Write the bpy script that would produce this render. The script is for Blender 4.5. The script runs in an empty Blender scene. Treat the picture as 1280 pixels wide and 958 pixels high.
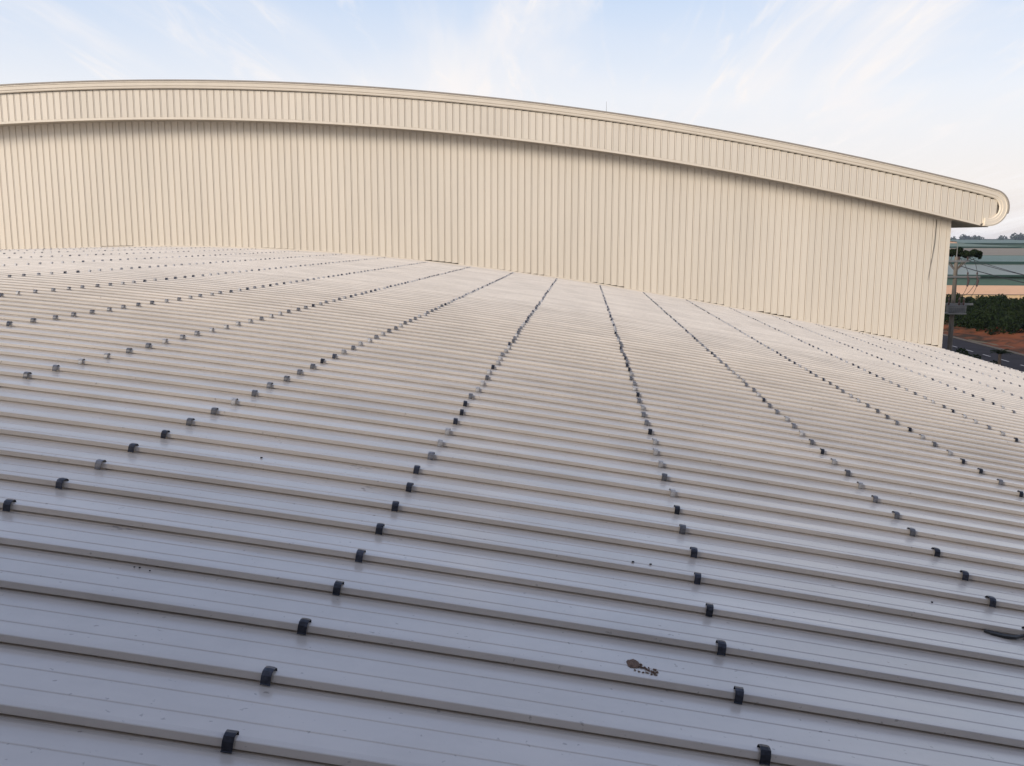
import bpy, bmesh, math, random
import numpy as np
from mathutils import Vector, Matrix

S = bpy.context.scene
rad = math.radians
random.seed(7)
rng = np.random.default_rng(11)

# ------------------------------------------------------------------ camera
CAM_H = 1.410
yaw, pitch, roll = 0.04725, 0.15847, 0.00295
cam_d = bpy.data.cameras.new('camera')
cam = bpy.data.objects.new('camera', cam_d)
S.collection.objects.link(cam)
fw = Vector((-math.sin(yaw)*math.cos(pitch), math.cos(yaw)*math.cos(pitch), -math.sin(pitch)))
rt = Vector((math.cos(yaw), math.sin(yaw), 0))
up = rt.cross(fw)
rt2 = rt*math.cos(roll) + up*math.sin(roll)
up2 = up*math.cos(roll) - rt*math.sin(roll)
M = Matrix((rt2, up2, -fw)).transposed().to_4x4()
M.translation = (0, 0, CAM_H)
cam.matrix_world = M
cam_d.sensor_width = 36.0
cam_d.lens = 36.0*1150/1280
cam_d.clip_start = 0.05
cam_d.clip_end = 20000
S.camera = cam

# ------------------------------------------------------------------ world and sun
SUN_EL, SUN_ROT = 20.0, 238.0
W = bpy.data.worlds.new('World'); S.world = W; W.use_nodes = True
nt = W.node_tree; nt.nodes.clear()
def N(t, **k):
    n = nt.nodes.new(t)
    for a, b in k.items(): setattr(n, a, b)
    return n
out = N('ShaderNodeOutputWorld'); bg = N('ShaderNodeBackground'); bg.inputs['Strength'].default_value = 0.1
sky = N('ShaderNodeTexSky', sky_type='NISHITA'); sky.sun_disc = False
sky.sun_elevation = rad(SUN_EL); sky.sun_rotation = rad(SUN_ROT)
sky.air_density = 1.0; sky.dust_density = 1.6; sky.ozone_density = 1.5
tc = N('ShaderNodeTexCoord')
sep = N('ShaderNodeSeparateXYZ'); nt.links.new(tc.outputs['Generated'], sep.inputs[0])
# high thin cloud: projected on a flat layer overhead so streaks foreshorten to the horizon
zc = N('ShaderNodeMath', operation='MAXIMUM'); zc.inputs[1].default_value = 0.0
nt.links.new(sep.outputs['Z'], zc.inputs[0])
zd = N('ShaderNodeMath', operation='ADD'); zd.inputs[1].default_value = 0.12
nt.links.new(zc.outputs[0], zd.inputs[0])
dv = N('ShaderNodeVectorMath', operation='DIVIDE')
cmb = N('ShaderNodeCombineXYZ')
for i in range(3): nt.links.new(zd.outputs[0], cmb.inputs[i])
nt.links.new(tc.outputs['Generated'], dv.inputs[0]); nt.links.new(cmb.outputs[0], dv.inputs[1])
def cloud(rotz, scl, nscale, detail, dist, lo, hi, loc=(0, 0, 0)):
    mp = N('ShaderNodeMapping'); mp.inputs['Rotation'].default_value = (0, 0, rad(rotz)); mp.inputs['Scale'].default_value = scl
    mp.inputs['Location'].default_value = loc
    nz = N('ShaderNodeTexNoise'); nz.inputs['Scale'].default_value = nscale; nz.inputs['Detail'].default_value = detail
    nz.inputs['Roughness'].default_value = 0.58; nz.inputs['Distortion'].default_value = dist
    mr = N('ShaderNodeMapRange', interpolation_type='SMOOTHSTEP'); mr.inputs['From Min'].default_value = lo; mr.inputs['From Max'].default_value = hi
    nt.links.new(dv.outputs[0], mp.inputs[0]); nt.links.new(mp.outputs[0], nz.inputs['Vector']); nt.links.new(nz.outputs['Fac'], mr.inputs['Value'])
    return mr.outputs[0]
c1 = cloud(38, (1.0, 0.22, 0.3), 1.25, 6, 0.6, 0.44, 0.72, (1.3, 0.2, 0))
c2 = cloud(38, (2.6, 0.35, 0.5), 2.6, 8, 1.0, 0.50, 0.78, (4.1, 2.0, 0))
c3 = cloud(0, (1, 1, 1), 0.55, 4, 0.3, 0.44, 0.66, (0.4, 5.0, 0))
def M2(op, a, b, clamp=False):
    n = N('ShaderNodeMath', operation=op, use_clamp=clamp)
    for k, x in enumerate((a, b)):
        if isinstance(x, (int, float)): n.inputs[k].default_value = x
        else: nt.links.new(x, n.inputs[k])
    return n.outputs[0]
streak = M2('MULTIPLY', M2('ADD', c1, M2('MULTIPLY', c2, 0.8)), 0.95)
fluff = M2('MULTIPLY', c3, 0.3)
hf = N('ShaderNodeMapRange', interpolation_type='SMOOTHSTEP'); hf.inputs['From Min'].default_value = 0.16; hf.inputs['From Max'].default_value = 0.55
hf.inputs['To Min'].default_value = 1.0; hf.inputs['To Max'].default_value = 0.22; nt.links.new(zc.outputs[0], hf.inputs['Value'])
cloudf = M2('MULTIPLY', M2('ADD', streak, fluff, True), hf.outputs[0])
# veil: thick near the horizon, thin overhead
ve = N('ShaderNodeMapRange'); ve.inputs['From Min'].default_value = 0.0; ve.inputs['From Max'].default_value = 0.8
ve.inputs['To Min'].default_value = 0.95; ve.inputs['To Max'].default_value = 0.35
nt.links.new(zc.outputs[0], ve.inputs['Value'])
vc = N('ShaderNodeValToRGB'); cr = vc.color_ramp
cr.elements[0].position = 0.0; cr.elements[0].color = (0.80, 0.745, 0.735, 1)
cr.elements[1].position = 0.62; cr.elements[1].color = (0.46, 0.55, 0.86, 1)
for ps, c in ((0.05, (0.92, 0.87, 0.85)), (0.14, (0.90, 0.92, 0.98)), (0.27, (0.62, 0.78, 1.04)), (0.40, (0.54, 0.66, 0.98))):
    e = cr.elements.new(ps); e.color = (*c, 1)
nt.links.new(zc.outputs[0], vc.inputs[0])
vs = N('ShaderNodeVectorMath', operation='SCALE'); vs.inputs['Scale'].default_value = 10.6
nt.links.new(vc.outputs[0], vs.inputs[0])
mx = N('ShaderNodeMix', data_type='RGBA')
nt.links.new(ve.outputs[0], mx.inputs['Factor']); nt.links.new(sky.outputs[0], mx.inputs['A']); nt.links.new(vs.outputs[0], mx.inputs['B'])
mx2 = N('ShaderNodeMix', data_type='RGBA'); mx2.inputs['B'].default_value = (9.6, 9.3, 9.3, 1)
nt.links.new(cloudf, mx2.inputs['Factor']); nt.links.new(mx.outputs['Result'], mx2.inputs['A'])
nt.links.new(mx2.outputs['Result'], bg.inputs['Color']); nt.links.new(bg.outputs[0], out.inputs[0])

sd = bpy.data.lights.new('sun', 'SUN'); sd.energy = 4.2; sd.angle = rad(16); sd.color = (1.0, 0.89, 0.75)
sun = bpy.data.objects.new('sun', sd); S.collection.objects.link(sun)
sdir = Vector((math.sin(rad(SUN_ROT))*math.cos(rad(SUN_EL)), math.cos(rad(SUN_ROT))*math.cos(rad(SUN_EL)), math.sin(rad(SUN_EL))))
sun.rotation_euler = sdir.to_track_quat('Z', 'Y').to_euler()

S.view_settings.view_transform = 'Standard'; S.view_settings.look = 'None'
S.view_settings.exposure = 0.0; S.view_settings.gamma = 1.0
S.render.engine = 'CYCLES'
S.cycles.max_bounces = 6

# ------------------------------------------------------------------ helpers
def link(o, parent=None):
    S.collection.objects.link(o)
    if parent is not None: o.parent = parent
    return o
def tag(o, label=None, cat=None, group=None, kind=None):
    if label: o['label'] = label
    if cat: o['category'] = cat
    if group: o['group'] = group
    if kind: o['kind'] = kind
    return o
def empty(name, loc=(0, 0, 0), label=None, cat=None, group=None):
    o = bpy.data.objects.new(name, None); o.location = loc; o.empty_display_size = 0.3
    link(o); return tag(o, label, cat, group)
class MB:
    def __init__(s): s.v = []; s.f = []; s.m = []; s.smooth = False
    def add(s, vs, fs, mi=0):
        b = len(s.v); s.v += [tuple(map(float, p)) for p in vs]
        s.f += [tuple(b+i for i in f) for f in fs]; s.m += [mi]*len(fs)
    def box(s, x0, y0, z0, x1, y1, z1, mi=0):
        s.add([(x0,y0,z0),(x1,y0,z0),(x1,y1,z0),(x0,y1,z0),(x0,y0,z1),(x1,y0,z1),(x1,y1,z1),(x0,y1,z1)],
              [(0,3,2,1),(4,5,6,7),(0,1,5,4),(1,2,6,5),(2,3,7,6),(3,0,4,7)], mi)
    def tube(s, pts, radii, n=8, mi=0, cap=True):
        pts = [Vector(p) for p in pts]
        if not hasattr(radii, '__len__'): radii = [radii]*len(pts)
        vs = []; fs = []
        for i, p in enumerate(pts):
            d = (pts[min(i+1, len(pts)-1)]-pts[max(i-1, 0)]).normalized()
            a = Vector((0, 0, 1)) if abs(d.z) < .9 else Vector((1, 0, 0))
            u = d.cross(a).normalized(); w = d.cross(u)
            for k in range(n):
                t = 2*math.pi*k/n
                vs.append(p+(u*math.cos(t)+w*math.sin(t))*radii[i])
        for i in range(len(pts)-1):
            for k in range(n):
                a = i*n+k; b = i*n+(k+1) % n
                fs.append((a, a+n, b+n, b))
        if cap:
            fs.append(tuple(range(n))); fs.append(tuple(reversed(range((len(pts)-1)*n, len(pts)*n))))
        s.add(vs, fs, mi)
    def sweep(s, path, prof, mi=0, closed_prof=True, caps=True):
        # path: list of 3D frames (origin, axis a, axis b); prof: 2D points (a, b)
        n = len(prof); vs = []; fs = []
        for (o, a, b) in path:
            for (p, q) in prof: vs.append(Vector(o)+Vector(a)*p+Vector(b)*q)
        for i in range(len(path)-1):
            for k in range(n if closed_prof else n-1):
                A = i*n+k; B = i*n+(k+1) % n
                fs.append((A, B, B+n, A+n))
        if caps and closed_prof:
            fs.append(tuple(reversed(range(n)))); fs.append(tuple(range((len(path)-1)*n, len(path)*n)))
        s.add(vs, fs, mi)
    def mesh(s, name, mats):
        me = bpy.data.meshes.new(name); me.from_pydata(s.v, [], s.f)
        for m in (mats if isinstance(mats, (list, tuple)) else [mats]): me.materials.append(m)
        if any(s.m): me.polygons.foreach_set('material_index', s.m)
        if s.smooth: me.polygons.foreach_set('use_smooth', [True]*len(s.f))
        me.update(); return me
    def build(s, name, mats, parent=None, loc=None, recalc=False):
        me = s.mesh(name, mats)
        if recalc:
            bm = bmesh.new(); bm.from_mesh(me); bmesh.ops.recalc_face_normals(bm, faces=bm.faces); bm.to_mesh(me); bm.free()
        o = bpy.data.objects.new(name, me)
        if loc: o.location = loc
        return link(o, parent)
def inst(name, me, parent, loc=(0, 0, 0), scale=None, rot=None):
    o = bpy.data.objects.new(name, me); o.location = loc
    if scale: o.scale = scale
    if rot: o.rotation_euler = rot
    return link(o, parent)
def fixn(me):
    bm = bmesh.new(); bm.from_mesh(me); bmesh.ops.recalc_face_normals(bm, faces=bm.faces); bm.to_mesh(me); bm.free(); return me

# ------------------------------------------------------------------ materials
def mat(name, col, rough=0.6, metal=0.0, spec=0.5, var=0.12, scale=3.0, stretch=(1, 1, 1), bump=0.0, bscale=30.0,
        rnd=0.0, col2=None, lo=0.35, hi=0.65, coord='Object', rvar=0.0, coat=0.0):
    m = bpy.data.materials.new(name); m.use_nodes = True
    t = m.node_tree; b = t.nodes['Principled BSDF']
    b.inputs['Roughness'].default_value = rough; b.inputs['Metallic'].default_value = metal
    b.inputs['Specular IOR Level'].default_value = spec; b.inputs['Coat Weight'].default_value = coat
    tcn = t.nodes.new('ShaderNodeTexCoord'); mp = t.nodes.new('ShaderNodeMapping'); mp.inputs['Scale'].default_value = stretch
    if coord == 'World':
        gp_ = t.nodes.new('ShaderNodeNewGeometry'); t.links.new(gp_.outputs['Position'], mp.inputs[0])
    else: t.links.new(tcn.outputs[coord], mp.inputs[0])
    nz = t.nodes.new('ShaderNodeTexNoise'); nz.inputs['Scale'].default_value = scale; nz.inputs['Detail'].default_value = 6; nz.inputs['Roughness'].default_value = 0.6
    t.links.new(mp.outputs[0], nz.inputs['Vector'])
    rp = t.nodes.new('ShaderNodeMapRange'); rp.inputs['From Min'].default_value = lo; rp.inputs['From Max'].default_value = hi
    t.links.new(nz.outputs['Fac'], rp.inputs['Value'])
    mixc = t.nodes.new('ShaderNodeMix'); mixc.data_type = 'RGBA'
    c2 = col2 if col2 else tuple(c*(1-var) for c in col)
    mixc.inputs['A'].default_value = (*col, 1); mixc.inputs['B'].default_value = (*c2, 1)
    t.links.new(rp.outputs[0], mixc.inputs['Factor'])
    last = mixc.outputs['Result']
    if rnd:
        oi = t.nodes.new('ShaderNodeObjectInfo'); hs = t.nodes.new('ShaderNodeHueSaturation')
        mr = t.nodes.new('ShaderNodeMapRange'); mr.inputs['To Min'].default_value = 1-rnd; mr.inputs['To Max'].default_value = 1+rnd
        t.links.new(oi.outputs['Random'], mr.inputs['Value']); t.links.new(mr.outputs[0], hs.inputs['Value'])
        t.links.new(last, hs.inputs['Color']); last = hs.outputs[0]
    t.links.new(last, b.inputs['Base Color'])
    if rvar:
        r2 = t.nodes.new('ShaderNodeMapRange'); r2.inputs['From Min'].default_value = lo; r2.inputs['From Max'].default_value = hi
        r2.inputs['To Min'].default_value = rough-rvar; r2.inputs['To Max'].default_value = rough+rvar
        t.links.new(nz.outputs['Fac'], r2.inputs['Value']); t.links.new(r2.outputs[0], b.inputs['Roughness'])
    if bump:
        n2 = t.nodes.new('ShaderNodeTexNoise'); n2.inputs['Scale'].default_value = bscale; n2.inputs['Detail'].default_value = 4
        t.links.new(mp.outputs[0], n2.inputs['Vector'])
        bp = t.nodes.new('ShaderNodeBump'); bp.inputs['Strength'].default_value = bump; bp.inputs['Distance'].default_value = 0.02
        t.links.new(n2.outputs['Fac'], bp.inputs['Height']); t.links.new(bp.outputs[0], b.inputs['Normal'])
    return m
m_roof = mat('roof_metal', (0.68, 0.615, 0.54), rough=0.21, metal=0.0, spec=0.5, var=0.10, scale=1.2, stretch=(0.35, 2.0, 1), bump=0.12, bscale=1.6, rnd=0.035, rvar=0.05, coord='World')
# dirt and fine wear on the roof sheets, laid out in world space
def roof_dirt(m):
    t = m.node_tree; b = t.nodes['Principled BSDF']; src = b.inputs['Base Color'].links[0].from_socket
    g = t.nodes.new('ShaderNodeNewGeometry')
    n1 = t.nodes.new('ShaderNodeTexNoise'); n1.inputs['Scale'].default_value = 0.9; n1.inputs['Detail'].default_value = 7; n1.inputs['Roughness'].default_value = 0.7
    t.links.new(g.outputs['Position'], n1.inputs['Vector'])
    r1 = t.nodes.new('ShaderNodeMapRange'); r1.inputs['From Min'].default_value = 0.42; r1.inputs['From Max'].default_value = 0.75; r1.inputs['To Max'].default_value = 0.28
    t.links.new(n1.outputs['Fac'], r1.inputs['Value'])
    n2 = t.nodes.new('ShaderNodeTexNoise'); n2.inputs['Scale'].default_value = 38; n2.inputs['Detail'].default_value = 3
    t.links.new(g.outputs['Position'], n2.inputs['Vector'])
    r2 = t.nodes.new('ShaderNodeMapRange'); r2.inputs['From Min'].default_value = 0.68; r2.inputs['From Max'].default_value = 0.74; r2.inputs['To Max'].default_value = 0.55
    t.links.new(n2.outputs['Fac'], r2.inputs['Value'])
    mxx = t.nodes.new('ShaderNodeMath'); mxx.operation = 'MAXIMUM'; t.links.new(r1.outputs[0], mxx.inputs[0]); t.links.new(r2.outputs[0], mxx.inputs[1])
    mc = t.nodes.new('ShaderNodeMix'); mc.data_type = 'RGBA'; mc.inputs['B'].default_value = (0.22, 0.19, 0.16, 1)
    t.links.new(mxx.outputs[0], mc.inputs['Factor']); t.links.new(src, mc.inputs['A']); t.links.new(mc.outputs['Result'], b.inputs['Base Color'])
roof_dirt(m_roof)
m_roof.node_tree.nodes['Principled BSDF'].inputs['IOR'].default_value = 2.2
m_wall = mat('cream_cladding', (0.66, 0.595, 0.50), rough=0.5, var=0.07, scale=0.45, stretch=(1, 1, 0.35), rnd=0.022, bump=0.05, bscale=3, coord='World')
m_trim = mat('cream_trim', (0.66, 0.59, 0.49), rough=0.45, var=0.06, scale=1.5)
m_edge = mat('edge_flashing', (0.30, 0.265, 0.23), rough=0.5)
m_rear = mat('dark_shading_wall', (0.15, 0.12, 0.10), rough=0.7, var=0.2, scale=0.5)  # dark tone keeps the added rear wall from brightening the near ribs
m_dark = mat('dark_gap', (0.09, 0.075, 0.06), rough=0.9)
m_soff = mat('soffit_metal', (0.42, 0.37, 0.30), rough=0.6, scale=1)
m_backing = mat('wall_backing', (0.25, 0.21, 0.17), rough=0.8)
m_clip_d = mat('clip_dark', (0.055, 0.06, 0.08), rough=0.38, metal=0.5, var=0.5, scale=60, rnd=0.4, coord='World')
m_clip_m = mat('clip_mid', (0.25, 0.25, 0.265), rough=0.42, metal=0.6, var=0.5, scale=60, rnd=0.3)
m_clip_l = mat('clip_light', (0.62, 0.60, 0.58), rough=0.33, metal=0.4, var=0.5, scale=60, rnd=0.2)
m_clip_e = mat('clip_edge', (0.03, 0.03, 0.035), rough=0.6)
m_mud = mat('dried_mud', (0.22, 0.14, 0.10), rough=0.95, var=0.4, scale=60, bump=0.6, bscale=90)
m_smudge = mat('dust_smudge', (0.36, 0.32, 0.30), rough=0.8, var=0.3, scale=80)
m_black = mat('black_rubber', (0.02, 0.02, 0.022), rough=0.6)
m_concrete = mat('pole_concrete', (0.17, 0.145, 0.12), rough=0.9, var=0.4, scale=2, stretch=(1, 1, 0.3))
m_steel = mat('galvanised', (0.20, 0.20, 0.20), rough=0.6, metal=0.3)
m_tank = mat('transformer_grey', (0.15, 0.155, 0.16), rough=0.6, var=0.3)
m_porc = mat('porcelain_brown', (0.05, 0.025, 0.02), rough=0.3)
m_ground = mat('ground_soil', (0.09, 0.10, 0.05), rough=1, col2=(0.16, 0.10, 0.055), scale=0.03, coord='Object')
m_asph = mat('asphalt', (0.040, 0.036, 0.040), spec=0.12, rough=0.9, var=0.3, scale=0.6)
m_kerb = mat('kerb_concrete', (0.10, 0.09, 0.08), rough=0.9)
m_paint = mat('road_paint', (0.55, 0.53, 0.52), rough=0.8, var=0.3, scale=4)
m_earth = mat('red_earth', (0.18, 0.062, 0.03), spec=0.12, rough=1, col2=(0.045, 0.03, 0.02), scale=0.30, lo=0.45, hi=0.60, bump=0.5, bscale=1)
m_leaf = mat('leaf_dark', (0.007, 0.014, 0.006), rough=0.8, col2=(0.020, 0.028, 0.010), scale=0.6, spec=0.05)
m_leaf2 = mat('leaf_mid', (0.016, 0.025, 0.009), rough=0.8, col2=(0.012, 0.022, 0.010), scale=1.2, spec=0.05)
m_bark = mat('bark', (0.12, 0.09, 0.07), rough=0.95, var=0.4, scale=4)
m_salmon = mat('salmon_render', (0.66, 0.43, 0.31), rough=0.9, var=0.12, scale=0.15, stretch=(1, 1, 4))
m_yellow = mat('ochre_render', (0.62, 0.44, 0.25), rough=0.9, col2=(0.45, 0.32, 0.2), scale=0.6, lo=0.45, hi=0.75)
def sheetmat(name, col, fx=2.0, **k):
    m = mat(name, col, **k); t = m.node_tree; b = t.nodes['Principled BSDF']
    g = t.nodes.new('ShaderNodeTexCoord'); w = t.nodes.new('ShaderNodeTexWave'); w.inputs['Scale'].default_value = fx
    t.links.new(g.outputs['Object'], w.inputs['Vector'])
    bp = t.nodes.new('ShaderNodeBump'); bp.inputs['Strength'].default_value = 0.6; bp.inputs['Distance'].default_value = 0.05
    t.links.new(w.outputs['Fac'], bp.inputs['Height']); t.links.new(bp.outputs[0], b.inputs['Normal']); return m
m_green = sheetmat('green_cladding', (0.075, 0.135, 0.115), rough=0.6, var=0.15, scale=0.1)
m_dkgreen = mat('dark_green_fascia', (0.020, 0.055, 0.045), rough=0.6)
m_blueroof = sheetmat('pale_blue_roof', (0.235, 0.265, 0.235), spec=0.12, rough=0.5, var=0.12, scale=0.05, stretch=(0.2, 1, 1))
m_tealroof = sheetmat('teal_roof', (0.13, 0.19, 0.155), spec=0.12, rough=0.5, var=0.12, scale=0.05)
m_tanroof = sheetmat('tan_roof', (0.26, 0.22, 0.165), spec=0.12, rough=0.6, var=0.15, scale=0.03)
m_grnroof = sheetmat('green_roof', (0.15, 0.20, 0.15), spec=0.12, rough=0.6, var=0.15, scale=0.03)
m_far = mat('far_trees', (0.03, 0.05, 0.035), rough=1, var=0.5, scale=0.02)
m_white = mat('white_paint', (0.6, 0.6, 0.58), rough=0.7)

# ------------------------------------------------------------------ shapes of the two arched roofs
XA, R1, Q1 = -13.163, 82.92, 1.806
XU, R2, Q2, ZB, ZT = -13.0, 100.2, 0.302, 5.130, 6.313
def prof(x, xa, R, q): d = x-xa; return -d*d/(2*R)+q*1e-6*d**4
Z0 = prof(0, XA, R1, Q1)
def low(x): return prof(x, XA, R1, Q1)-Z0
def lowd(x): d = x-XA; return -d/R1+4*Q1*1e-6*d**3
def upb(x): return ZB+prof(x, XU, R2, Q2)
def upt(x): return ZT+prof(x, XU, R2, Q2)
XR = 12.86; XL = 2*XA-XR                # eaves of the low roof
YW = 30.915                              # plane of the tall gable wall
PITCH = 0.35; Y0 = 2.148; NY0, NY1 = -14, 82
GZ = -11.0

# ------------------------------------------------------------------ low warehouse
lowb = empty('warehouse', (XA, 0, GZ), 'long low warehouse whose arched metal roof of pale ribbed sheets fills the foreground', 'building')
off = Vector(lowb.location)
# one roof sheet: pan + standing rib, bent along the arch (shared by all sheets)
RIB = [(-0.004, -0.004), (0.003, -0.001), (0.012, 0.000), (0.012, 0.0065), (0.0, 0.0085), (0.0040, 0.0285), (0.0062, 0.0304), (0.026, 0.0310), (0.0295, 0.029),
       (0.037, 0.0), (0.052, 0.0005), (0.137, 0.0), (0.141, 0.0022), (0.145, 0.0), (0.240, 0.0), (0.244, 0.0022), (0.248, 0.0), (0.330, 0.0), (0.346, -0.002)]
xs = np.linspace(XL, XR, 141)
mb = MB(); path = []
for x in xs:
    s = lowd(x); l = math.hypot(1, s); path.append(((x-XA, 0, low(x)), (0, 1, 0), (-s/l, 0, 1/l)))
mb.sweep(path, RIB, closed_prof=False)
me_sheet = mb.mesh('roof_sheet', m_roof)
for i in range(len(me_sheet.polygons)): me_sheet.polygons[i].use_smooth = True
# keep the profile crisp across the sheet, smooth along it
for e in me_sheet.edges:
    a, b = me_sheet.vertices[e.vertices[0]].co, me_sheet.vertices[e.vertices[1]].co
    if abs(a.x-b.x) > 0.1: e.use_edge_sharp = True
ny = list(range(NY0, NY1+1))
for j in ny:
    inst('roof_sheet', me_sheet, lowb, (0, Y0+(j)*PITCH-0.020+random.uniform(-.0015, .0015), -GZ+random.uniform(-.0012, .0012)))
YE0 = Y0+NY0*PITCH; YE1 = Y0+(NY1+1)*PITCH
# body of the building under the roof
mb = MB()
for y, fl in ((YE0+.15, 1), (YE1+.6, 0)):
    pass
xx = np.linspace(XL+.25, XR-.25, 60)
v = []
for y in (YE0+.2,):
    for x in xx: v += [(x-XA, y, 0), (x-XA, y, low(x)-GZ-.08)]
mb.add(v, [(2*i, 2*i+2, 2*i+3, 2*i+1) for i in range(len(xx)-1)])
mb.build('gable_wall', m_wall, lowb)
mb = MB(); mb.box(XR-XA-.32, YE0+.2, 0, XR-XA-.22, YW-.1, low(XR)-GZ-.12); mb.build('side_wall', m_wall, lowb)
mb = MB(); mb.box(XL-XA+.22, YE0+.2, 0, XL-XA+.32, YW-.1, low(XL)-GZ-.12); mb.build('side_wall', m_wall, lowb)
for sx, X in ((1, XR), (-1, XL)):       # eaves gutter, just below the sheet ends
    mb = MB(); gp = [(0, 0), (0, -.16), (.14, -.16), (.16, -.02), (.15, -.02), (.13, -.145), (.012, -.145), (.012, 0)]
    z = low(X)-GZ-.05
    mb.sweep([((X-XA-sx*.05, YE0, z), (sx, 0, 0), (0, 0, 1)), ((X-XA-sx*.05, YW-.1, z), (sx, 0, 0), (0, 0, 1))], gp)
    mb.build('gutter', m_trim, lowb, recalc=True)

# clips over the ribs, in rows that follow the purlins
CP = [(0.043, 0.003), (0.0415, 0.016), (0.037, 0.031), (0.029, 0.0375), (0.014, 0.0395), (0.001, 0.0375), (-0.0065, 0.028), (-0.009, 0.016), (-0.0085, 0.005), (-0.013, 0.0015)]
def clip_mesh(name, matf, w=0.030, t=0.0028, simple=False, buck=0.0):
    P = CP if not simple else [(0.040, 0.003), (0.037, 0.031), (0.014, 0.0395), (0.001, 0.0375), (-0.009, 0.014), (-0.011, 0.003)]
    outp = []; inp = []
    for i, p in enumerate(P):
        a = Vector(P[max(i-1, 0)]); b = Vector(P[min(i+1, len(P)-1)]); d = (b-a).normalized(); n = Vector((d.y, -d.x))
        outp.append(Vector(p)-n*(-t)); inp.append(Vector(p))
    mb = MB(); v = []; f = []; n = len(P)
    xsn = (-w/2, w/2) if simple else (-w/2, -w/4, w/4, w/2)
    for q in (outp, inp):
        for x in xsn:
            for p in q:
                bx = buck*(1-(2*x/w)**2) if not simple else 0
                v.append((x, p.x, p.y+bx))
    c = len(xsn)
    fm = []
    for k in range(2):
        for a in range(c-1):
            for i in range(n-1):
                A = (k*c+a)*n+i; q = (A, A+1, A+n+1, A+n); f.append(q if k else q[::-1]); fm.append(0)
    for a in (0, c-1):
        for i in range(n-1):
            A = a*n+i; B = (c+a)*n+i; q = (A, A+1, B+1, B); f.append(q if a else q[::-1]); fm.append(1)
    for i in (0, n-1):
        for a in range(c-1):
            A = a*n+i; B = (c+a)*n+i; f.append((A, A+n, B+n, B)); fm.append(1)
    mb.add(v, f); mb.m = fm
    me = fixn(mb.mesh(name, [matf, m_clip_e])); return me
clips = {'d': [clip_mesh('rib_clip', m_clip_d, buck=b, w=w) for b, w in ((0, .029), (.002, .030), (-.001, .027))],
         'm': [clip_mesh('rib_clip', m_clip_m, buck=b, w=w) for b, w in ((0, .030), (.0015, .032))],
         'l': [clip_mesh('rib_clip', m_clip_l, buck=b, w=w) for b, w in ((0, .029), (.001, .031))]}
# arc length table along the arch
tx = np.linspace(XL, XR, 2001); tz = np.array([low(x) for x in tx])
L = np.r_[0, np.cumsum(np.hypot(np.diff(tx), np.diff(tz)))]; L -= np.interp(0, tx, L)
ROW, RX0, SK = 1.4372, -0.9086, 0.021146
def rowx(k, y): return float(np.interp(RX0+ROW*(k+SK*y), L, tx))
spots = []
for j in range(NY0+1, NY1+1):
    y = Y0+j*PITCH
    if y > YW-.12: continue
    for k in range(-27, 10):
        s = RX0+ROW*(k+SK*y)
        if s < L[0]+.2 or s > L[-1]-.1: continue
        x = rowx(k, y)+random.uniform(-.014, .014)
        d = y*math.cos(yaw)-x*math.sin(yaw)
        vis = y > 1.0 and abs(x+y*math.tan(yaw))/max(d, .1) < 0.62
        spots.append((math.hypot(x, y) if vis else 1000+abs(y)+abs(x), x, y, k, j))
spots.sort()
stuff = MB(); simple = clip_mesh('s', m_clip_d, simple=True)
sv = [tuple(v.co) for v in simple.vertices]; sf = [tuple(p.vertices) for p in simple.polygons]; sm = [p.material_index for p in simple.polygons]
stm = []
for n, (d, x, y, k, j) in enumerate(spots):
    r = random.random(); dk = d < 1000 and y < 5.0
    typ = 'd' if r < (.88 if dk else .20) else ('m' if r < (1.0 if dk else .62) else 'l')
    ang = math.atan(-lowd(x)); z = low(x)
    if n < 300:
        inst('rib_clip', random.choice(clips[typ]), lowb, (x-XA, y-.020, z-GZ), rot=(random.uniform(-.02, .02), ang, random.uniform(-.09, .09)))
    else:
        mi = {'d': 0, 'm': 1, 'l': 2}[typ]; ca, sa = math.cos(ang), math.sin(ang)
        b = len(stuff.v)
        for (a, b_, c) in sv: stuff.v.append((x-XA+a*ca+c*sa, y-.020+b_, z-GZ-a*sa+c*ca))
        stuff.f += [tuple(b+i for i in f) for f in sf]; stuff.m += [3 if q else mi for q in sm]
o = stuff.build('rib_clips', [m_clip_d, m_clip_m, m_clip_l, m_clip_e], lowb); tag(o, kind='stuff')
bpy.data.meshes.remove(simple)

# ------------------------------------------------------------------ tall warehouse beyond
tall = empty('warehouse', (XU, YW, GZ), 'taller warehouse beyond the roof, cream ribbed gable wall under a curved fascia', 'building')
def T(x, y, z): return (x-XU, y-YW, z-GZ)
PW = 0.22146; XC = 12.775; XCL = 2*XU-XC
# wall panel: flat face with a shallow recessed joint at its right edge and a slim rib at the joint
def panel_mesh(name, w, joint=.026, dep=.022, rib=.006):
    mb = MB(); P = [(0, 0), (.006, -rib), (.018, -rib), (.024, 0), (w-joint, 0), (w-joint+.006, dep), (w, dep), (w, dep+.015), (0, dep+.015)]
    mb.sweep([((0, 0, 0), (1, 0, 0), (0, 1, 0)), ((0, 0, 1), (1, 0, 0), (0, 1, 0))], P)
    return fixn(mb.mesh(name, m_wall))
me_wp = panel_mesh('wall_panel', PW)
xw = XC-.10
while xw > XCL+PW:
    x0 = xw-PW
    zb = low(min(max(x0, XL), XR))-GZ+.045 if x0 > XL else 0
    z1 = upb(x0)-GZ+.12; zb += .006
    g = math.floor((x0)/ (PW*5))
    zb += (-.016, -.01, .020, .0, -.02)[g*7 % 5]
    inst('wall_panel', me_wp, tall, (x0-XU, random.uniform(-.003, .003), zb), scale=(1, 1, z1-zb))
    xw = x0
mb = MB(); xx = np.linspace(XCL+.05, XC-.02, 80); v = []
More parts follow.
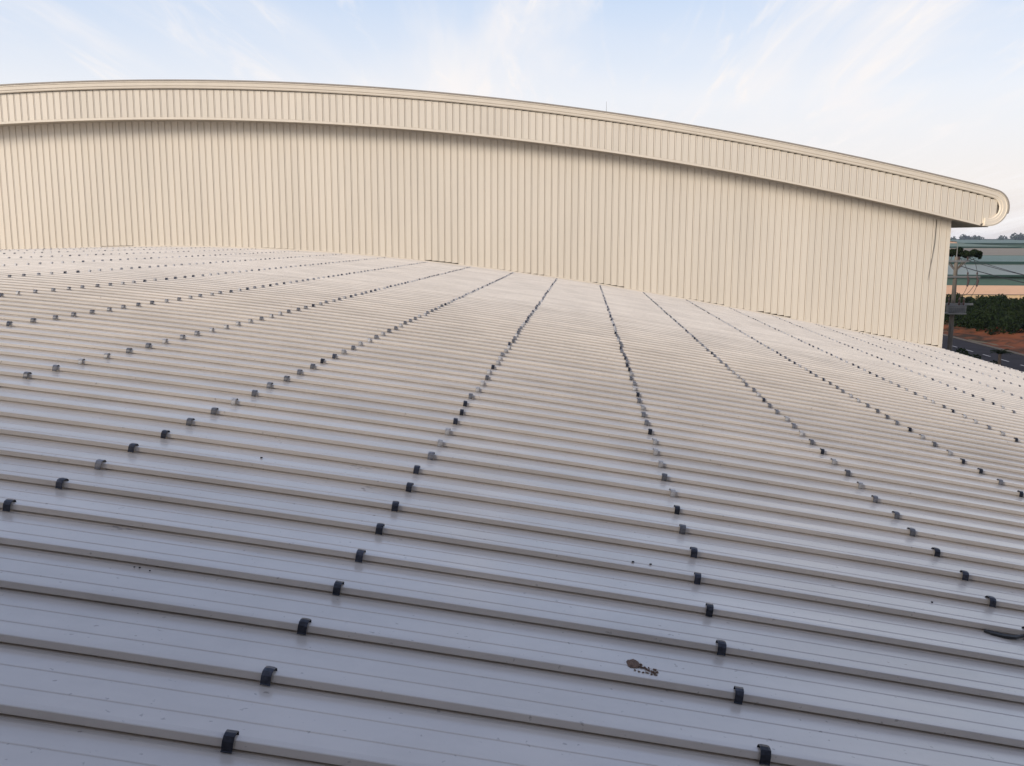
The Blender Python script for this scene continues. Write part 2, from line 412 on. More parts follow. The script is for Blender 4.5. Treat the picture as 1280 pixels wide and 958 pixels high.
for x in xx: v += [T(x, YW+.06, GZ), T(x, YW+.06, upb(x)+.3)]
mb.add(v, [(2*i, 2*i+2, 2*i+3, 2*i+1) for i in range(len(xx)-1)])
mb.build('wall_backing', m_backing, tall)
LEN = 60
mb = MB(); mb.box(XC-XU-.1, .01, 0, XC-XU-.02, LEN, upb(XC)-GZ+.1); mb.build('side_wall', m_wall, tall)
mb = MB(); mb.box(XCL-XU+.02, .01, 0, XCL-XU+.1, LEN, upb(XCL)-GZ+.1); mb.build('side_wall', m_wall, tall)
mb = MB()
mb.sweep([((XC-XU, 0, 0), (1, 0, 0), (0, 1, 0)), ((XC-XU, 0, upb(XC)-GZ+.05), (1, 0, 0), (0, 1, 0))], [(-.115, -.014), (.004, -.014), (.004, .16), (-.008, .16), (-.008, .004), (-.115, .004)])
mb.build('corner_trim', m_trim, tall, recalc=True)
# base flashing in short overlapping lengths
x = XC-.05
while x > XL+1:
    l = random.uniform(1.1, 2.6); mb = MB(); x2 = x-l; n = 5; p = []
    dz = random.uniform(.0, .022)
    for i in range(n+1):
        a = x+(x2-x)*i/n; p.append((T(a, YW, low(a)+.03+dz), (0, 1, 0), (0, 0, 1)))
    mb.sweep(p, [(-.030, -.02), (-.026, .020), (0.003, .024), (0.003, -.02)])
    mb.build('base_flashing', m_trim, tall, recalc=True); x = x2+.02
# fascia
YF = YW-.604
me_fp = panel_mesh('fascia_panel', PW, joint=.028, dep=.018, rib=.007)
XTIP = 14.20
# rounded outline of the fascia
def outline(inset, n_arc=14, left=False):
    # top curve down to the right bullnose and back along the underside to x = 13.45
    pts = []
    for x in np.linspace(XU, 13.35, 130):
        s = (upt(x+.01)-upt(x-.01))/.02; l = math.hypot(1, s); pts.append((x+s/l*inset, upt(x)-inset/l))
    xe = 13.62; r = .56-inset
    cx = XTIP-.56; cz = upt(xe)-.60
    sl = math.atan((upt(13.36)-upt(13.34))/.02); sb = math.atan((upb(13.36)-upb(13.34))/.02)
    for t in np.linspace(math.pi/2+sl*1.0, -math.pi/2+sb, 22):
        pts.append((cx+r*math.cos(t), cz+r*math.sin(t)))
    return pts
o0 = outline(0); 
def frames(pts, y):
    fr = []
    for i, p in enumerate(pts):
        a = Vector(pts[max(i-1, 0)]); b = Vector(pts[min(i+1, len(pts)-1)]); d = (b-a).normalized()
        n = Vector((d.y, -d.x))   # inward
        fr.append((T(p[0], y, p[1]), (n.x, 0, n.y), (0, 1, 0)))
    return fr
CAP = [(-.012, .02), (-.012, -.13), (.040, -.142), (.050, -.120), (.150, -.114), (.158, -.092), (.215, -.088), (.235, -.06), (.235, -.012), (.20, .02)]
mirror = lambda pts: [(2*XU-p[0], p[1]) for p in pts][::-1]
full = mirror(o0)[:-1]+o0
mb = MB(); mb.sweep(frames(full, YF), CAP); mb.smooth = False
mb.build('cap_trim', m_trim, tall, recalc=True)
oe = outline(-.012)[:142]; oe = mirror(oe)[:-1]+oe
mb = MB(); mb.sweep(frames(oe, YF), [(-.022, .04), (-.022, -.155), (.016, -.155), (.016, -.148), (-.006, -.148), (-.006, .04)])
mb.build('roof_edge', m_edge, tall, recalc=True)
# underside lip
bp_ = [(x, upb(x)) for x in np.linspace(2*XU-13.42, 13.42, 200)]
mb = MB(); mb.sweep([(T(x, YF, z), (0, 1, 0), (0, 0, 1)) for x, z in bp_], [(-.035, -.012), (.02, -.012), (.02, .004), (-.018, .004), (-.018, .062), (-.035, .055)])
mb.build('bottom_trim', m_trim, tall, recalc=True)
xf = 13.93
while xf > 2*XU-13.95+PW*.5:
    x0 = xf-PW; xm = x0+PW/2; xmm = xm if abs(xm-XU) < 13.45-XU else (13.45 if xm > 0 else 2*XU-13.45)
    zb = upb(xmm)-GZ+.012; zt = upt(xmm)-GZ-.252
    a = abs(xm-XU)+XU
    if a > 13.45:
        zb += (a-13.45)*.35; zt -= (a-13.45)*.30
    inst('fascia_panel', me_fp, tall, (x0-XU, YF-YW, zb), scale=(1, 1, zt-zb)); xf = x0
# fascia backing
mb = MB(); v = []
for x in np.linspace(2*XU-13.9, 13.9, 160):
    a = abs(x-XU)+XU; xm = min(a, 13.5); k = max(0, a-13.4)
    v += [T(x, YF+.045, upb(xm)+.02+k*.4), T(x, YF+.045, upt(xm)-.05-k*.5)]
mb.add(v, [(2*i, 2*i+2, 2*i+3, 2*i+1) for i in range(159)]); mb.build('fascia_backing', m_dark, tall)
# soffit and roof skin
def skin(zf, x0, x1, y0, y1, n, name, m, t):
    mb = MB(); fr = [(T(x, y0, zf(x)), (0, 1, 0), (0, 0, 1)) for x in np.linspace(x0, x1, n)]
    mb.sweep(fr, [(0, 0), (y1-y0, 0), (y1-y0, t), (0, t)]); return mb.build(name, m, tall, recalc=True)
skin(lambda x: upb(x)+.004, 2*XU-13.7, 13.7, YF+.022, YW+1.0, 160, 'soffit', m_soff, .02)
for sx in (1, -1):
    xa_, xb_ = (XC, 13.7) if sx > 0 else (2*XU-13.7, XCL)
    skin(lambda x: upb(x)+.0045, xa_, xb_, YW+1.0, YW+LEN, 6, 'eave_soffit', m_soff, .02)
skin(lambda x: upt(x)-.03, 2*XU-13.3, 13.3, YF+.05, YW+LEN, 160, 'roof_skin', m_roof, .025)
for sx in (1, -1):                      # curved eave edge running back along both sides
    mb = MB(); oo = o0[128:] if sx > 0 else mirror(o0)[:len(o0)-128]
    pr = [(p[0], p[1]) for p in oo]; fr = []
    vs = []; n = len(pr)
    for y in (YF+.03, YW+LEN):
        for p in pr: vs.append(T(p[0], y, p[1]-.003))
    mb.add(vs, [(i, i+1, i+1+n, i+n) for i in range(n-1)]); mb.smooth = True; mb.build('eave_edge', m_trim, tall)
# dark crack: an open joint and a bent sliver of trim near the corner
mb = MB(); mb.tube([T(12.30, YW-.012, 1.98), T(12.29, YW-.012, 1.2), T(12.22, YW-.012, .55), T(12.16, YW-.012, .02)], [.009, .008, .006, .003], 5)
mb.build('open_joint', m_dark, tall)
mb = MB(); mb.tube([T(13.90, YF-.03, 2.42), T(13.93, YF-.03, 2.30), T(13.91, YF-.03, 2.05), T(13.86, YF-.03, 1.95)], [.006, .013, .012, .004], 5)
mb.build('open_joint', m_dark, tall)

# unseen warehouse added behind the viewer so its gable wall shades the near roof
YB = -2.7
rear = empty('warehouse', (XU, YB, GZ), 'unseen taller warehouse added behind the viewer to shade the near end of the roof', 'building')
def rtop(x): return 5.8+prof(x, XU, R2, Q2)
mb = MB(); v = []; xx = np.linspace(XCL, XC, 60)
for x in xx: v += [(x-XU, 0, 0), (x-XU, 0, rtop(x)-GZ), (x-XU, -.2, 0), (x-XU, -.2, rtop(x)-GZ)]
n = len(xx)
mb.add(v, [(4*i, 4*i+4, 4*i+5, 4*i+1) for i in range(n-1)]+[(4*i+2, 4*i+3, 4*i+7, 4*i+6) for i in range(n-1)]+[(4*i+1, 4*i+5, 4*i+7, 4*i+3) for i in range(n-1)]+[(0, 1, 3, 2), (4*n-4, 4*n-2, 4*n-1, 4*n-3)])
mb.build('gable_wall', m_rear, rear, recalc=True)
mb = MB(); mb.sweep([((x-XU, .15, rtop(x)-GZ-1.1), (0, 1, 0), (0, 0, 1)) for x in np.linspace(2*XU-XTIP, XTIP, 60)], [(-.14, 0), (.35, 0), (.35, 1.15), (-.14, 1.15)]); mb.build('fascia', m_trim, rear, recalc=True)
mb = MB(); mb.sweep([((x-XU, -22, rtop(x)-GZ+.06), (0, 1, 0), (0, 0, 1)) for x in np.linspace(2*XU-XTIP, XTIP, 60)], [(0, 0), (22.4, 0), (22.4, .04), (0, .04)]); mb.build('roof_skin', m_roof, rear, recalc=True)
for X in (XC, XCL):
    mb = MB(); mb.box(X-XU-.1*(X > XU), -22, 0, X-XU+.1*(X < XU), -.2, rtop(X)-GZ); mb.build('side_wall', m_wall, rear)

# lightning rod on the tall roof
rx = 1.64; ry = YW+1.4
lr = empty('lightning_rod', (rx, ry, upt(rx)+.03), 'thin lightning rod standing on the tall warehouse roof against the sky', 'lightning rod')
mb = MB(); mb.tube([(0, 0, 0), (0, 0, .62)], [.009, .005], 6); mb.build('rod', m_steel, lr)
mb = MB(); mb.box(-.05, -.05, 0, .05, .05, .035); mb.box(.12, -.04, 0, .20, .04, .07); mb.build('base', m_steel, lr)

# ------------------------------------------------------------------ small things lying on the low roof
def blob(mb, cx, cy, rx, ry, h, n=11, jag=.35):
    ang = random.random()*6; pts = []; top = []
    for i in range(n):
        t = 2*math.pi*i/n+ang; r = 1+random.uniform(-jag, jag)
        x = cx+rx*r*math.cos(t); y = cy+ry*r*math.sin(t); pts.append((x, y))
    v = [(x, y, low(x)+.0006) for x, y in pts]+[(cx+(x-cx)*.6, cy+(y-cy)*.6, low(x)+h*random.uniform(.6, 1.2)) for x, y in pts]+[(cx, cy, low(cx)+h)]
    f = [(i, (i+1) % n, n+(i+1) % n, n+i) for i in range(n)]+[(n+i, n+(i+1) % n, 2*n) for i in range(n)]
    mb.add(v, f)
mud = MB(); cx, cy = 0.278, 2.985
blob(mud, cx, cy, .021, .034, .006, 14, .15)
for i in range(14): blob(mud, cx+.018+i*.0045+random.uniform(-.003, .003), cy-.002-i*.0028+random.uniform(-.016, .016), random.uniform(.003, .007), random.uniform(.004, .009), .004, 7)
for i in range(6): blob(mud, cx+.002+i*.014, cy-.048-i*.002+random.uniform(-.003, .003), random.uniform(.004, .008), .004, .003, 6)
for i in range(26): blob(mud, cx+random.gauss(.012, .030), cy+random.gauss(.012, .022), random.uniform(.0007, .0019), random.uniform(.0007, .0019), .001, 5)
o = mud.build('dried_mud', m_mud); tag(o, 'small splat of dried brown mud and crumbs on the roof sheet between two ribs', 'mud')

def zr(x, y): return low(x)
st = MB(); y_ = 3.50
P = [(1.872, 3.868, .004), (1.895, 3.852, .005), (1.94, 3.838, .006), (1.985, 3.832, .010), (2.012, 3.842, .014), (2.05, 3.862, .014), (2.13, 3.864, .012)]
fr = []
for i, p in enumerate(P):
    a = Vector(P[max(i-1, 0)]); b = Vector(P[min(i+1, len(P)-1)]); d = (b-a).normalized(); n = Vector((-d.y, d.x, 0)).normalized()
    w = (.007, .012, .012, .011, .006, .007, .006)[i]
    fr.append(((p[0], p[1], low(p[0])+p[2]), tuple(n*w/.01), (0, 0, 1)))
st.sweep(fr, [(-.013, -.003), (.013, -.003), (.011, .006), (-.011, .006)])
o = st.build('rubber_strip', m_black, recalc=True); tag(o, 'bent strip of black rubber lying against a roof rib', 'rubber strip')

def smudge(pts, lab):
    mb = MB()
    for (x, y, rx_, ry_) in pts: blob(mb, x, y, rx_, ry_, .0009, 9, .4)
    o = mb.build('smudge', m_smudge); tag(o, lab, 'smudge', 'dirt smudges on the roof sheets')
smudge([(-1.11, 4.905, .012, .006), (-1.09, 4.885, .008, .004), (-1.065, 4.895, .010, .006), (-1.03, 4.893, .011, .006), (-1.012, 4.886, .009, .005), (-1.07, 4.862, .010, .004)], 'row of faint grey smudges on the roof left of the middle clip row')
smudge([(-.955, 4.55, .012, .004), (-.935, 4.535, .007, .003), (-.975, 4.515, .009, .004), (-.96, 4.49, .006, .003)], 'faint grey smudges one sheet nearer than the longer smudge row')
smudge([(-1.78, 3.52, .014, .006), (-1.75, 3.50, .010, .004), (-1.72, 3.515, .012, .005), (-1.77, 3.48, .006, .003)], 'pale brown smudges on a near roof sheet at the far left')
smudge([(1.30, 4.14, .010, .004), (1.34, 4.12, .012, .004)], 'small pale brown smudge on a roof sheet near the black rubber strip')
specks = [((-1.585, 4.79, .0055), 'lone black pellet on the roof to the left of the middle clip row'),
          ((.362, 4.015, .0050), 'left one of a pair of black pellets above the mud splat'),
          ((.442, 4.020, .0050), 'right one of a pair of black pellets above the mud splat'),
          ((-1.53, 3.148, .003), 'leftmost of three tiny dark crumbs on the near left roof sheet'),
          ((-1.51, 3.148, .0035), 'middle of three tiny dark crumbs on the near left roof sheet'),
          ((-1.467, 3.136, .003), 'rightmost of three tiny dark crumbs on the near left roof sheet'),
          ((1.754, 4.132, .005), 'dark pellet on the roof near the right-hand clip row')]
for (x, y, r), lab in specks:
    mb = MB(); n = 6; v = []; 
    for a in range(1, 4):
        for b in range(n):
            t = math.pi*a/4; u = 2*math.pi*b/n
            v.append((r*1.3*math.sin(t)*math.cos(u)*random.uniform(.8, 1.2), r*math.sin(t)*math.sin(u)*random.uniform(.8, 1.2), r*.8+r*.8*math.cos(t)))
    v += [(0, 0, r*1.6), (0, 0, 0)]
    f = [(a*n+b, a*n+(b+1) % n, (a+1)*n+(b+1) % n, (a+1)*n+b) for a in range(2) for b in range(n)]
    f += [(b, 3*n, (b+1) % n) for b in range(n)]+[(2*n+b, 2*n+(b+1) % n, 3*n+1) for b in range(n)]
    mb.add(v, f); o = mb.build('pellet', m_black, loc=(x, y, low(x)+.0005), recalc=True); tag(o, lab, 'pellet', 'dark pellets scattered on the roof')

# ------------------------------------------------------------------ ground, road, verge
mb = MB(); mb.add([(-4400, -240, GZ), (5400, -240, GZ), (5400, 3500, GZ), (-4400, 3500, GZ)], [(0, 1, 2, 3)])
tag(mb.build('ground', m_ground), kind='structure')
RX, RXE = 43.0, 49.7
mb = MB(); mb.add([(RX, -60, GZ+.006), (RXE, -60, GZ+.006), (RXE, 176, GZ+.006), (RX, 176, GZ+.006)], [(0, 1, 2, 3)])
tag(mb.build('road', m_asph), kind='structure')
mb = MB(); y = 0.9
while y < 175:
    mb.add([(45.75, y, GZ+.011), (45.93, y, GZ+.011), (45.93, y+1.7, GZ+.011), (45.75, y+1.7, GZ+.011)], [(0, 1, 2, 3)]); y += 4.07
tag(mb.build('lane_marking', m_paint), kind='structure')
mb = MB()
for a, b in ((RX-.2, RX), (RXE, RXE+.25)): mb.box(a, -60, GZ+.002, b, 176, GZ+.13)
tag(mb.build('kerb', m_kerb), kind='structure')
# red earth bank beside the road, uneven
gx = np.linspace(RXE+.26, 66, 34); gy = np.linspace(60, 172, 90); v = []; f = []
for i, x in enumerate(gx):
    for j, y in enumerate(gy):
        h = .02+.9*min(1, max(0, (x-51.5)/9))+.16*math.sin(x*1.3+y*.4)*min(1, (i)/5)+.12*rng.random()*min(1, i/4)
        v.append((x, y, GZ+h))
n = len(gy); f = [(i*n+j, (i+1)*n+j, (i+1)*n+j+1, i*n+j+1) for i in range(len(gx)-1) for j in range(n-1)]
mb = MB(); mb.add(v, f); mb.smooth = True; tag(mb.build('earth_bank', m_earth), kind='structure')

# ------------------------------------------------------------------ foliage
def leaves(centres, radii, count, size, mats, name, parent=None, flat=1.0, loc=None):
    centres = np.array(centres, float); radii = np.array(radii, float)
    w = radii**2; idx = rng.choice(len(centres), count, p=w/w.sum())
    d = rng.normal(size=(count, 3)); d /= np.linalg.norm(d, axis=1)[:, None]
    rr = radii[idx]*(.55+.5*rng.random(count)); p = centres[idx]+d*rr[:, None]*np.array([1, 1, flat])
    a = rng.normal(size=(count, 3)); a /= np.linalg.norm(a, axis=1)[:, None]
    b = np.cross(a, rng.normal(size=(count, 3))); b /= np.linalg.norm(b, axis=1)[:, None]
    s = size*(.6+.8*rng.random(count))[:, None]
    v = np.stack([p-a*s, p-b*s*.5, p+a*s, p+b*s*.5], 1).reshape(-1, 3)
    me = bpy.data.meshes.new(name); me.vertices.add(len(v)); me.vertices.foreach_set('co', v.ravel())
    me.loops.add(count*4); me.loops.foreach_set('vertex_index', np.arange(count*4)); me.polygons.add(count)
    me.polygons.foreach_set('loop_start', np.arange(count)*4)
    for m in mats: me.materials.append(m)
    me.polygons.foreach_set('material_index', rng.integers(0, len(mats), count).astype(np.int32))
    me.update(calc_edges=True); o = bpy.data.objects.new(name, me)
    if loc: o.location = loc
    return link(o, parent)
# scrub thicket between the bank and the far wall: one dense mass nobody could count
C = []; Rr = []
for i in range(800):
    y = rng.uniform(118, 169); x0 = 54.2+max(0, (131-y))*.45; x = x0+abs(rng.normal(0, 1))*14+rng.uniform(0, 3)
    h = rng.uniform(.4, 1.5)*min(1, .35+(x-x0)/4); h *= rng.choice([.8, 1.0, 1.25]); C.append((x, y, GZ+.3+h)); Rr.append(rng.uniform(.35, 1.1))
tag(leaves(C, Rr, 90000, .24, [m_leaf, m_leaf, m_leaf2], 'scrub_thicket'), 'dense dark green scrub thicket behind the red earth bank', 'scrub', kind='stuff')
C = []; Rr = []
for i in range(110):
    y = rng.uniform(84, 131); x = 54.2+(131-y)*.16+rng.uniform(-1.2, 5); C.append((x, y, GZ+.9+rng.uniform(0, .9))); Rr.append(rng.uniform(.6, 1.2))
tag(leaves(C, Rr, 22000, .18, [m_leaf, m_leaf2], 'low_scrub'), 'low dark scrub along the top of the red earth bank', 'scrub', kind='stuff')

# umbrella shaped tree
tr = empty('umbrella_tree', (54.6, 130, GZ), 'flat-topped dark tree behind the electricity pole', 'tree')
mb = MB(); mb.tube([(0, 0, 0), (.1, 0, 4), (.2, 0, 8.2)], [.22, .17, .12], 7)
for a, z in ((0, 9.6), (1.2, 9.9), (2.5, 9.6), (3.6, 9.9), (5, 9.7)): mb.tube([(.2, 0, 7.8), (.2+1.1*math.cos(a), 1.1*math.sin(a), 9.0), (.9+1.9*math.cos(a), 1.9*math.sin(a), z)], [.10, .06, .03], 5)
mb.build('trunk', m_bark, tr)
C = []; Rr = []
for i in range(34):
    a = rng.random()*6.28; r = math.sqrt(rng.random())*2.45; x = 1.0+r*math.cos(a); C.append((x, r*math.sin(a), 9.85+.75*(1-(r/2.6)**2)+rng.uniform(-.15, .15)-.08*(x-1))); C[-1] = (C[-1][0], C[-1][1], C[-1][2]+rng.uniform(-.35, .35)); Rr.append(rng.uniform(.22, .62))
leaves(C, Rr, 9500, .13, [m_leaf, m_leaf], 'crown', tr, flat=.62)
# palm
pm = empty('palm_tree', (35.6, 75, GZ), 'small palm beside the road just past the eave', 'palm tree')
mb = MB(); mb.tube([(0, 0, 0), (.05, 0, 1.6), (.02, 0, 3.2)], [.20, .14, .12], 8); mb.build('trunk', m_bark, pm)
for k in range(22):
    mb = MB(); a = k*2.4+random.uniform(-.2, .2); el = random.uniform(.3, 1.4); n = 6; L_ = random.uniform(.75, 1.15); pts = []
    for i in range(n+1):
        t = i/n; r = L_*t*math.cos(el*.8); z = 3.2+L_*(t*math.sin(el)-.9*t*t*.6); pts.append(Vector((r*math.cos(a), r*math.sin(a), z)))
    side = Vector((-math.sin(a), math.cos(a), 0))
    for i in range(n):
        for sg in (-1, 1):
            for q in range(2):
                p = pts[i].lerp(pts[i+1], q/2); e_ = p+side*sg*.26*(1-.5*i/n)+(pts[i+1]-pts[i])*.9-Vector((0, 0, .07)); m_ = p+(pts[i+1]-pts[i])*.28
                mb.add([p, e_, m_], [(0, 1, 2)])
    mb.tube(pts, [.014]*(n)+[.005], 4); mb.build('frond', m_leaf, pm)
# two low bushes
for (x, y, r, h, lab, cnt) in ((37.3, 85, 1.05, 1.5, 'round dark bush at the foot of the view below the electricity pole', 2600), (39.0, 84, .8, .8, 'lower of two small roadside bushes, left of the palm', 1500)):
    b = empty('bush', (x, y, GZ), lab, 'bush', 'roadside bushes')
    C = [(rng.normal(0, r*.5), rng.normal(0, r*.5), .45+rng.random()*h) for _ in range(14)]
    leaves(C, [r*.5]*14, cnt, .12, [m_leaf, m_leaf2], 'foliage', b)
    mb = MB()
    for a in range(4): mb.tube([(0, 0, 0), (.35*math.cos(a*1.6), .35*math.sin(a*1.6), .9)], [.05, .02], 5)
    mb.build('stem', m_bark, b)

# ------------------------------------------------------------------ electricity pole
PX, PY = 25.30, 60.0
pole = empty('utility_pole', (PX, PY, GZ), 'concrete electricity pole with crossarms and a grey transformer beside the tall warehouse', 'utility pole')
mb = MB(); mb.tube([(0, 0, 0), (0, 0, 11.2)], [.19, .115], 10); mb.build('post', m_concrete, pole)
mb = MB(); mb.tube([(0, 0, 11.15), (0, 0, 12.0)], [.03, .022], 6); mb.build('rod', m_steel, pole)
mb = MB(); mb.box(-.75, -.13, 10.86, .75, -.03+.0, 10.98)
mb.build('crossarm', m_steel, pole)
mb = MB(); mb.box(-1.3, -.15, 9.88, 1.5, -.02, 10.0); mb.build('crossarm', m_steel, pole)
mb = MB(); mb.box(-1.2, -.15, 8.15, 1.2, -.03, 8.27); mb.build('crossarm', m_steel, pole)
for s in (-1, 1):
    mb = MB(); mb.tube([(0, -.09, 10.3), (s*.62, -.09, 10.9)], .022, 5); mb.build('brace', m_steel, pole)
for x in (-.65, 0.14, .65):
    mb = MB(); mb.tube([(x, -.08, 10.98), (x, -.08, 11.04), (x, -.08, 11.05), (x, -.08, 11.12), (x, -.08, 11.14), (x, -.08, 11.2)], [.03, .03, .065, .06, .04, .03], 8); mb.build('insulator', m_porc, pole)
for x in (-.9, .72, 1.3):               # drop-out fuses hanging at a slant
    mb = MB(); mb.tube([(x-.02, -.16, 9.96), (x+.02, -.28, 9.72), (x-.08, -.36, 9.35)], [.05, .075, .055], 7); mb.build('fuse', m_porc, pole)
    mb = MB(); mb.tube([(x, -.12, 10.0), (x, -.12, 10.1), (x, -.12, 10.12), (x, -.12, 10.24)], [.03, .03, .07, .04], 7); mb.build('insulator', m_porc, pole)
# transformer tank on a bracket
tx_ = .42
mb = MB()
mb.box(-.50, -.55, 7.70, .62, -.17, 8.12)
for k in range(10): mb.box(-.48+k*.115, -.61, 7.74, -.45+k*.115, -.56, 8.04)
tk = mb.build('transformer_tank', m_tank, pole)
mb = MB(); mb.box(-.53, -.58, 8.123, .65, -.15, 8.150); mb.build('lid', m_tank, tk)
for x in (-.40, .24, .52):
    mb = MB(); mb.tube([(x, -.33, 8.15), (x, -.33, 8.3), (x, -.33, 8.34), (x, -.33, 8.5), (x, -.33, 8.66)], [.045, .07, .05, .06, .025], 7); mb.build('bushing', m_porc, tk)
mb = MB(); mb.box(-.5, -.62, 7.60, .62, .16, 7.67); mb.build('bracket', m_steel, pole)
def arc(p, q, sag, n=14):
    p = Vector(p); q = Vector(q); return [p.lerp(q, t/n)-Vector((0, 0, sag*4*(t/n)*(1-t/n))) for t in range(n+1)]
for p, q, s in (((-.9, -.36, 9.35), (-.45, -.33, 8.66), .25), ((.64, -.36, 9.35), (.30, -.33, 8.66), .1), ((1.22, -.36, 9.35), (.62, -.33, 8.66), .3),
                ((.72, -.12, 10.24), (.14, -.08, 11.1), -.15), ((1.3, -.12, 10.24), (.65, -.08, 11.1), -.45), ((-.9, -.12, 10.24), (-.65, -.08, 11.1), -.3), ((.05, -.1, 9.0), (1.3, -.16, 9.72), .55)):
    mb = MB(); mb.tube(arc(p, q, s, 10), .016, 4); mb.build('jumper_cable', m_black, pole)
# overhead lines to the next pole, towards the viewer's right
def wire(p, q, sag, lab, r=.018):
    mb = MB(); mb.tube(arc(p, q, sag, 24), r, 5); o = mb.build('power_line', m_black); tag(o, lab, 'cable', 'overhead cables by the pole')
wire((PX+.14, PY-.08, GZ+11.13), (27.2, 18, GZ+11.0), 1.25, 'upper of the close pair of power cables running right from the pole top')
wire((PX+.65, PY-.08, GZ+11.13), (27.9, 18, GZ+11.0), 1.45, 'lower of the close pair of power cables running right from the pole top')
wire((PX+.2, PY-.16, GZ+10.62), (27.4, 18, GZ+10.6), 1.15, 'lowest cable running right from below the pole top', .026)
wire((PX-.65, PY-.08, GZ+11.13), (PX-.4, 130, GZ+11.0), 1.3, 'cable running back from the pole, partly behind the tall warehouse corner')

# ------------------------------------------------------------------ warehouses behind
def bwarehouse(lab, x0, x1, y0, y1, z0, z1, ridge, mwall, mroof, mfas, fh=.5, lowwall=None, pipes=0):
    b = empty('warehouse', ((x0+x1)/2, y0, GZ), lab, 'building', 'warehouses beyond the scrub')
    ox = (x0+x1)/2; o = lambda x, y, z: (x-ox, y-y0, z-GZ)
    ym = (y0+y1)/2
    mb = MB()
    zz = z0 if lowwall is None else lowwall
    mb.box(x0-ox, 0, (zz-GZ if lowwall is not None else 0), x1-ox, y1-y0, z1-GZ)
    mb.add([o(x0, y0, z1), o(x0, y1, z1), o(x0, ym, ridge-.1)], [(0, 1, 2)]); mb.add([o(x1, y0, z1), o(x1, y1, z1), o(x1, ym, ridge-.1)], [(0, 1, 2)])
    mb.build('wall', mwall, b)
    if lowwall is not None:
        mb = MB(); mb.box(x0-ox, -.03, 0, x1-ox, y1-y0, lowwall-GZ-.01); mb.build('plinth_wall', m_salmon, b)
    for s in (0, 1):
        mb = MB(); ya, yb = (y0-.6, ym) if s == 0 else (y1+.6, ym)
        n = Vector((0, 0, .12))
        v = [Vector(o(x0-.8, ya, z1+.02)), Vector(o(x1+.8, ya, z1+.02)), Vector(o(x1+.8, yb, ridge)), Vector(o(x0-.8, yb, ridge))]
        mb.add([p for p in v]+[p+n for p in v], [(0, 3, 2, 1), (4, 5, 6, 7), (0, 1, 5, 4), (1, 2, 6, 5), (2, 3, 7, 6), (3, 0, 4, 7)]); mb.build('roof', mroof, b, recalc=True)
    mb = MB(); mb.box(x0-.8-ox, -.78, z1-GZ-fh+.1, x1+.8-ox, -.62, z1-GZ+.16); mb.build('fascia', mfas, b)
    mb = MB(); mb.box(x0-.8-ox, ym-y0-.25, ridge-GZ+.13, x1+.8-ox, ym-y0+.25, ridge-GZ+.2); mb.build('ridge_cap', mroof, b)
    for k in range(pipes):
        x = x0+9+k*(x1-x0-12)/max(1, pipes-1) if pipes > 1 else x0+9
        mb = MB(); mb.tube([(x-ox, -.85, 0), (x-ox, -.85, z1-GZ-.3), (x-ox, -.75, z1-GZ+.1)], .09, 6); mb.build('downpipe', m_white, b)
    return b
bwarehouse('nearest warehouse with green cladding above a salmon wall and pale blue-grey roof', 50, 175, 187.6, 232, -8, -6.03, -4.7, m_green, m_blueroof, m_dkgreen, .3, lowwall=-8.0, pipes=4)
bwarehouse('second warehouse row with dark green fascia and teal-grey roof', 60, 240, 240, 320, -8, -4.75, -4.0, m_dkgreen, m_tealroof, m_dkgreen, .7)
bwarehouse('third warehouse row with a weathered tan roof', 80, 330, 326, 520, -8, -4.9, -3.5, m_tanroof, m_tanroof, m_dkgreen, .25)
bwarehouse('fourth warehouse row with a long muted green roof ending at the right', 120, 262, 480+60, 700, -8, -3.9, -2.55, m_green, m_grnroof, m_dkgreen, .7)
bwarehouse('farthest warehouse with a pale green roof under the tree line', 335, 620, 780, 1100, -8, -3.2, -1.2, m_green, m_tealroof, m_dkgreen, .8)
fb_ = MB(); fb_.box(-14, 0, 0, 14, 30, 9.0); fb_.add([(-14, 0, 9), (14, 0, 9), (0, 0, 10.2), (-14, 30, 9), (14, 30, 9), (0, 30, 10.2)], [(0, 1, 2), (3, 5, 4)])
b = empty('shed', (289, 720, GZ), 'small far building with a sunlit salmon front, left of the pole top', 'building'); fb_.build('wall', m_salmon, b)
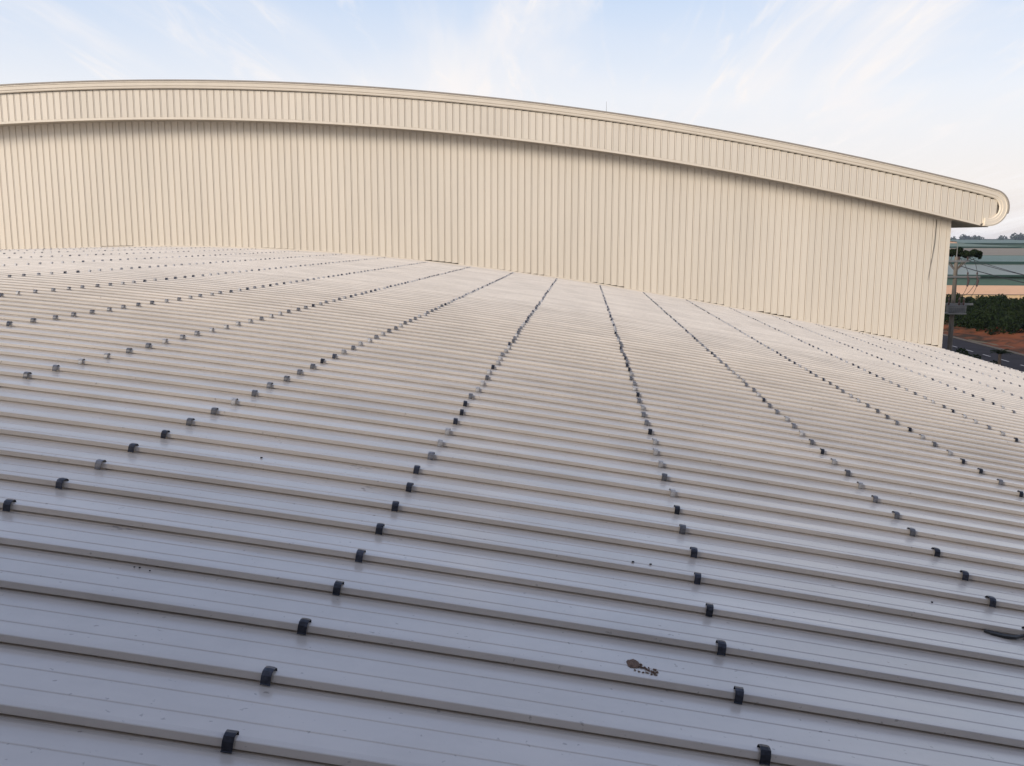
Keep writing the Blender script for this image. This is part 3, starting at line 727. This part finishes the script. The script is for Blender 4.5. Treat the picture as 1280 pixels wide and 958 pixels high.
mb = MB(); mb.add([(-15, -1, 9.05), (0, -1, 10.35), (0, 31, 10.35), (-15, 31, 9.05), (15, -1, 9.05), (15, 31, 9.05)], [(0, 1, 2, 3), (1, 4, 5, 2)]); mb.build('roof', m_tanroof, b)
# perimeter wall in front of the scrub's back edge
pw = empty('boundary_wall', (100, 172, GZ), 'low ochre boundary wall with a stained coping behind the scrub', 'wall')
mb = MB(); mb.box(-50, 0, 0, 80, .2, 2.05); mb.build('wall_face', m_yellow, pw)
mb = MB(); mb.box(-50.1, -.06, 2.055, 80.1, .26, 2.15); mb.build('coping', m_kerb, pw)
x = -48
while x < 80: 
    mb = MB(); mb.box(x, -.09, 0, x+.35, -.004, 2.05); mb.build('pier', m_yellow, pw); x += 4

# far tree line, ragged, with a few pale buildings in it
C = []; Rr = []
for i in range(900):
    x = rng.uniform(-1500, 2600); y = rng.uniform(2450, 2800)
    C.append((x, y, GZ+rng.uniform(2, 10)+3*math.sin(x*.011)+2*math.sin(x*.05))); Rr.append(rng.uniform(6, 12))
tag(leaves(C, Rr, 60000, 3.2, [m_far], 'far_tree_line'), 'dark blue-green line of trees along the horizon', 'trees', kind='stuff')
mb = MB(); v = []; xx = np.linspace(-4300, 5300, 640)
hh = 7+2.0*np.sin(xx*.004)+1.5*np.sin(xx*.021)+rng.random(640)*2.2
for x, h in zip(xx, hh): v += [(x, 2700, GZ-.5), (x, 2720, GZ+h), (x, 3300, GZ+h*.8)]
mb.add(v, [(3*i, 3*i+3, 3*i+4, 3*i+1) for i in range(639)]+[(3*i+1, 3*i+4, 3*i+5, 3*i+2) for i in range(639)])
tag(mb.build('hills', m_far), kind='structure')

# ------------------------------------------------------------------ air
hz = bpy.data.materials.new('haze'); hz.use_nodes = True; ht = hz.node_tree; ht.nodes.clear()
ho = ht.nodes.new('ShaderNodeOutputMaterial'); hv = ht.nodes.new('ShaderNodeVolumePrincipled')
hv.inputs['Density'].default_value = 0.00007; hv.inputs['Color'].default_value = (0.70, 0.80, 1.0, 1)
ht.links.new(hv.outputs[0], ho.inputs['Volume'])
mb = MB(); mb.box(-4500, -250, GZ-1.2, 5500, 3600, 14.0)
o = mb.build('haze', hz, recalc=True); tag(o, kind='stuff')
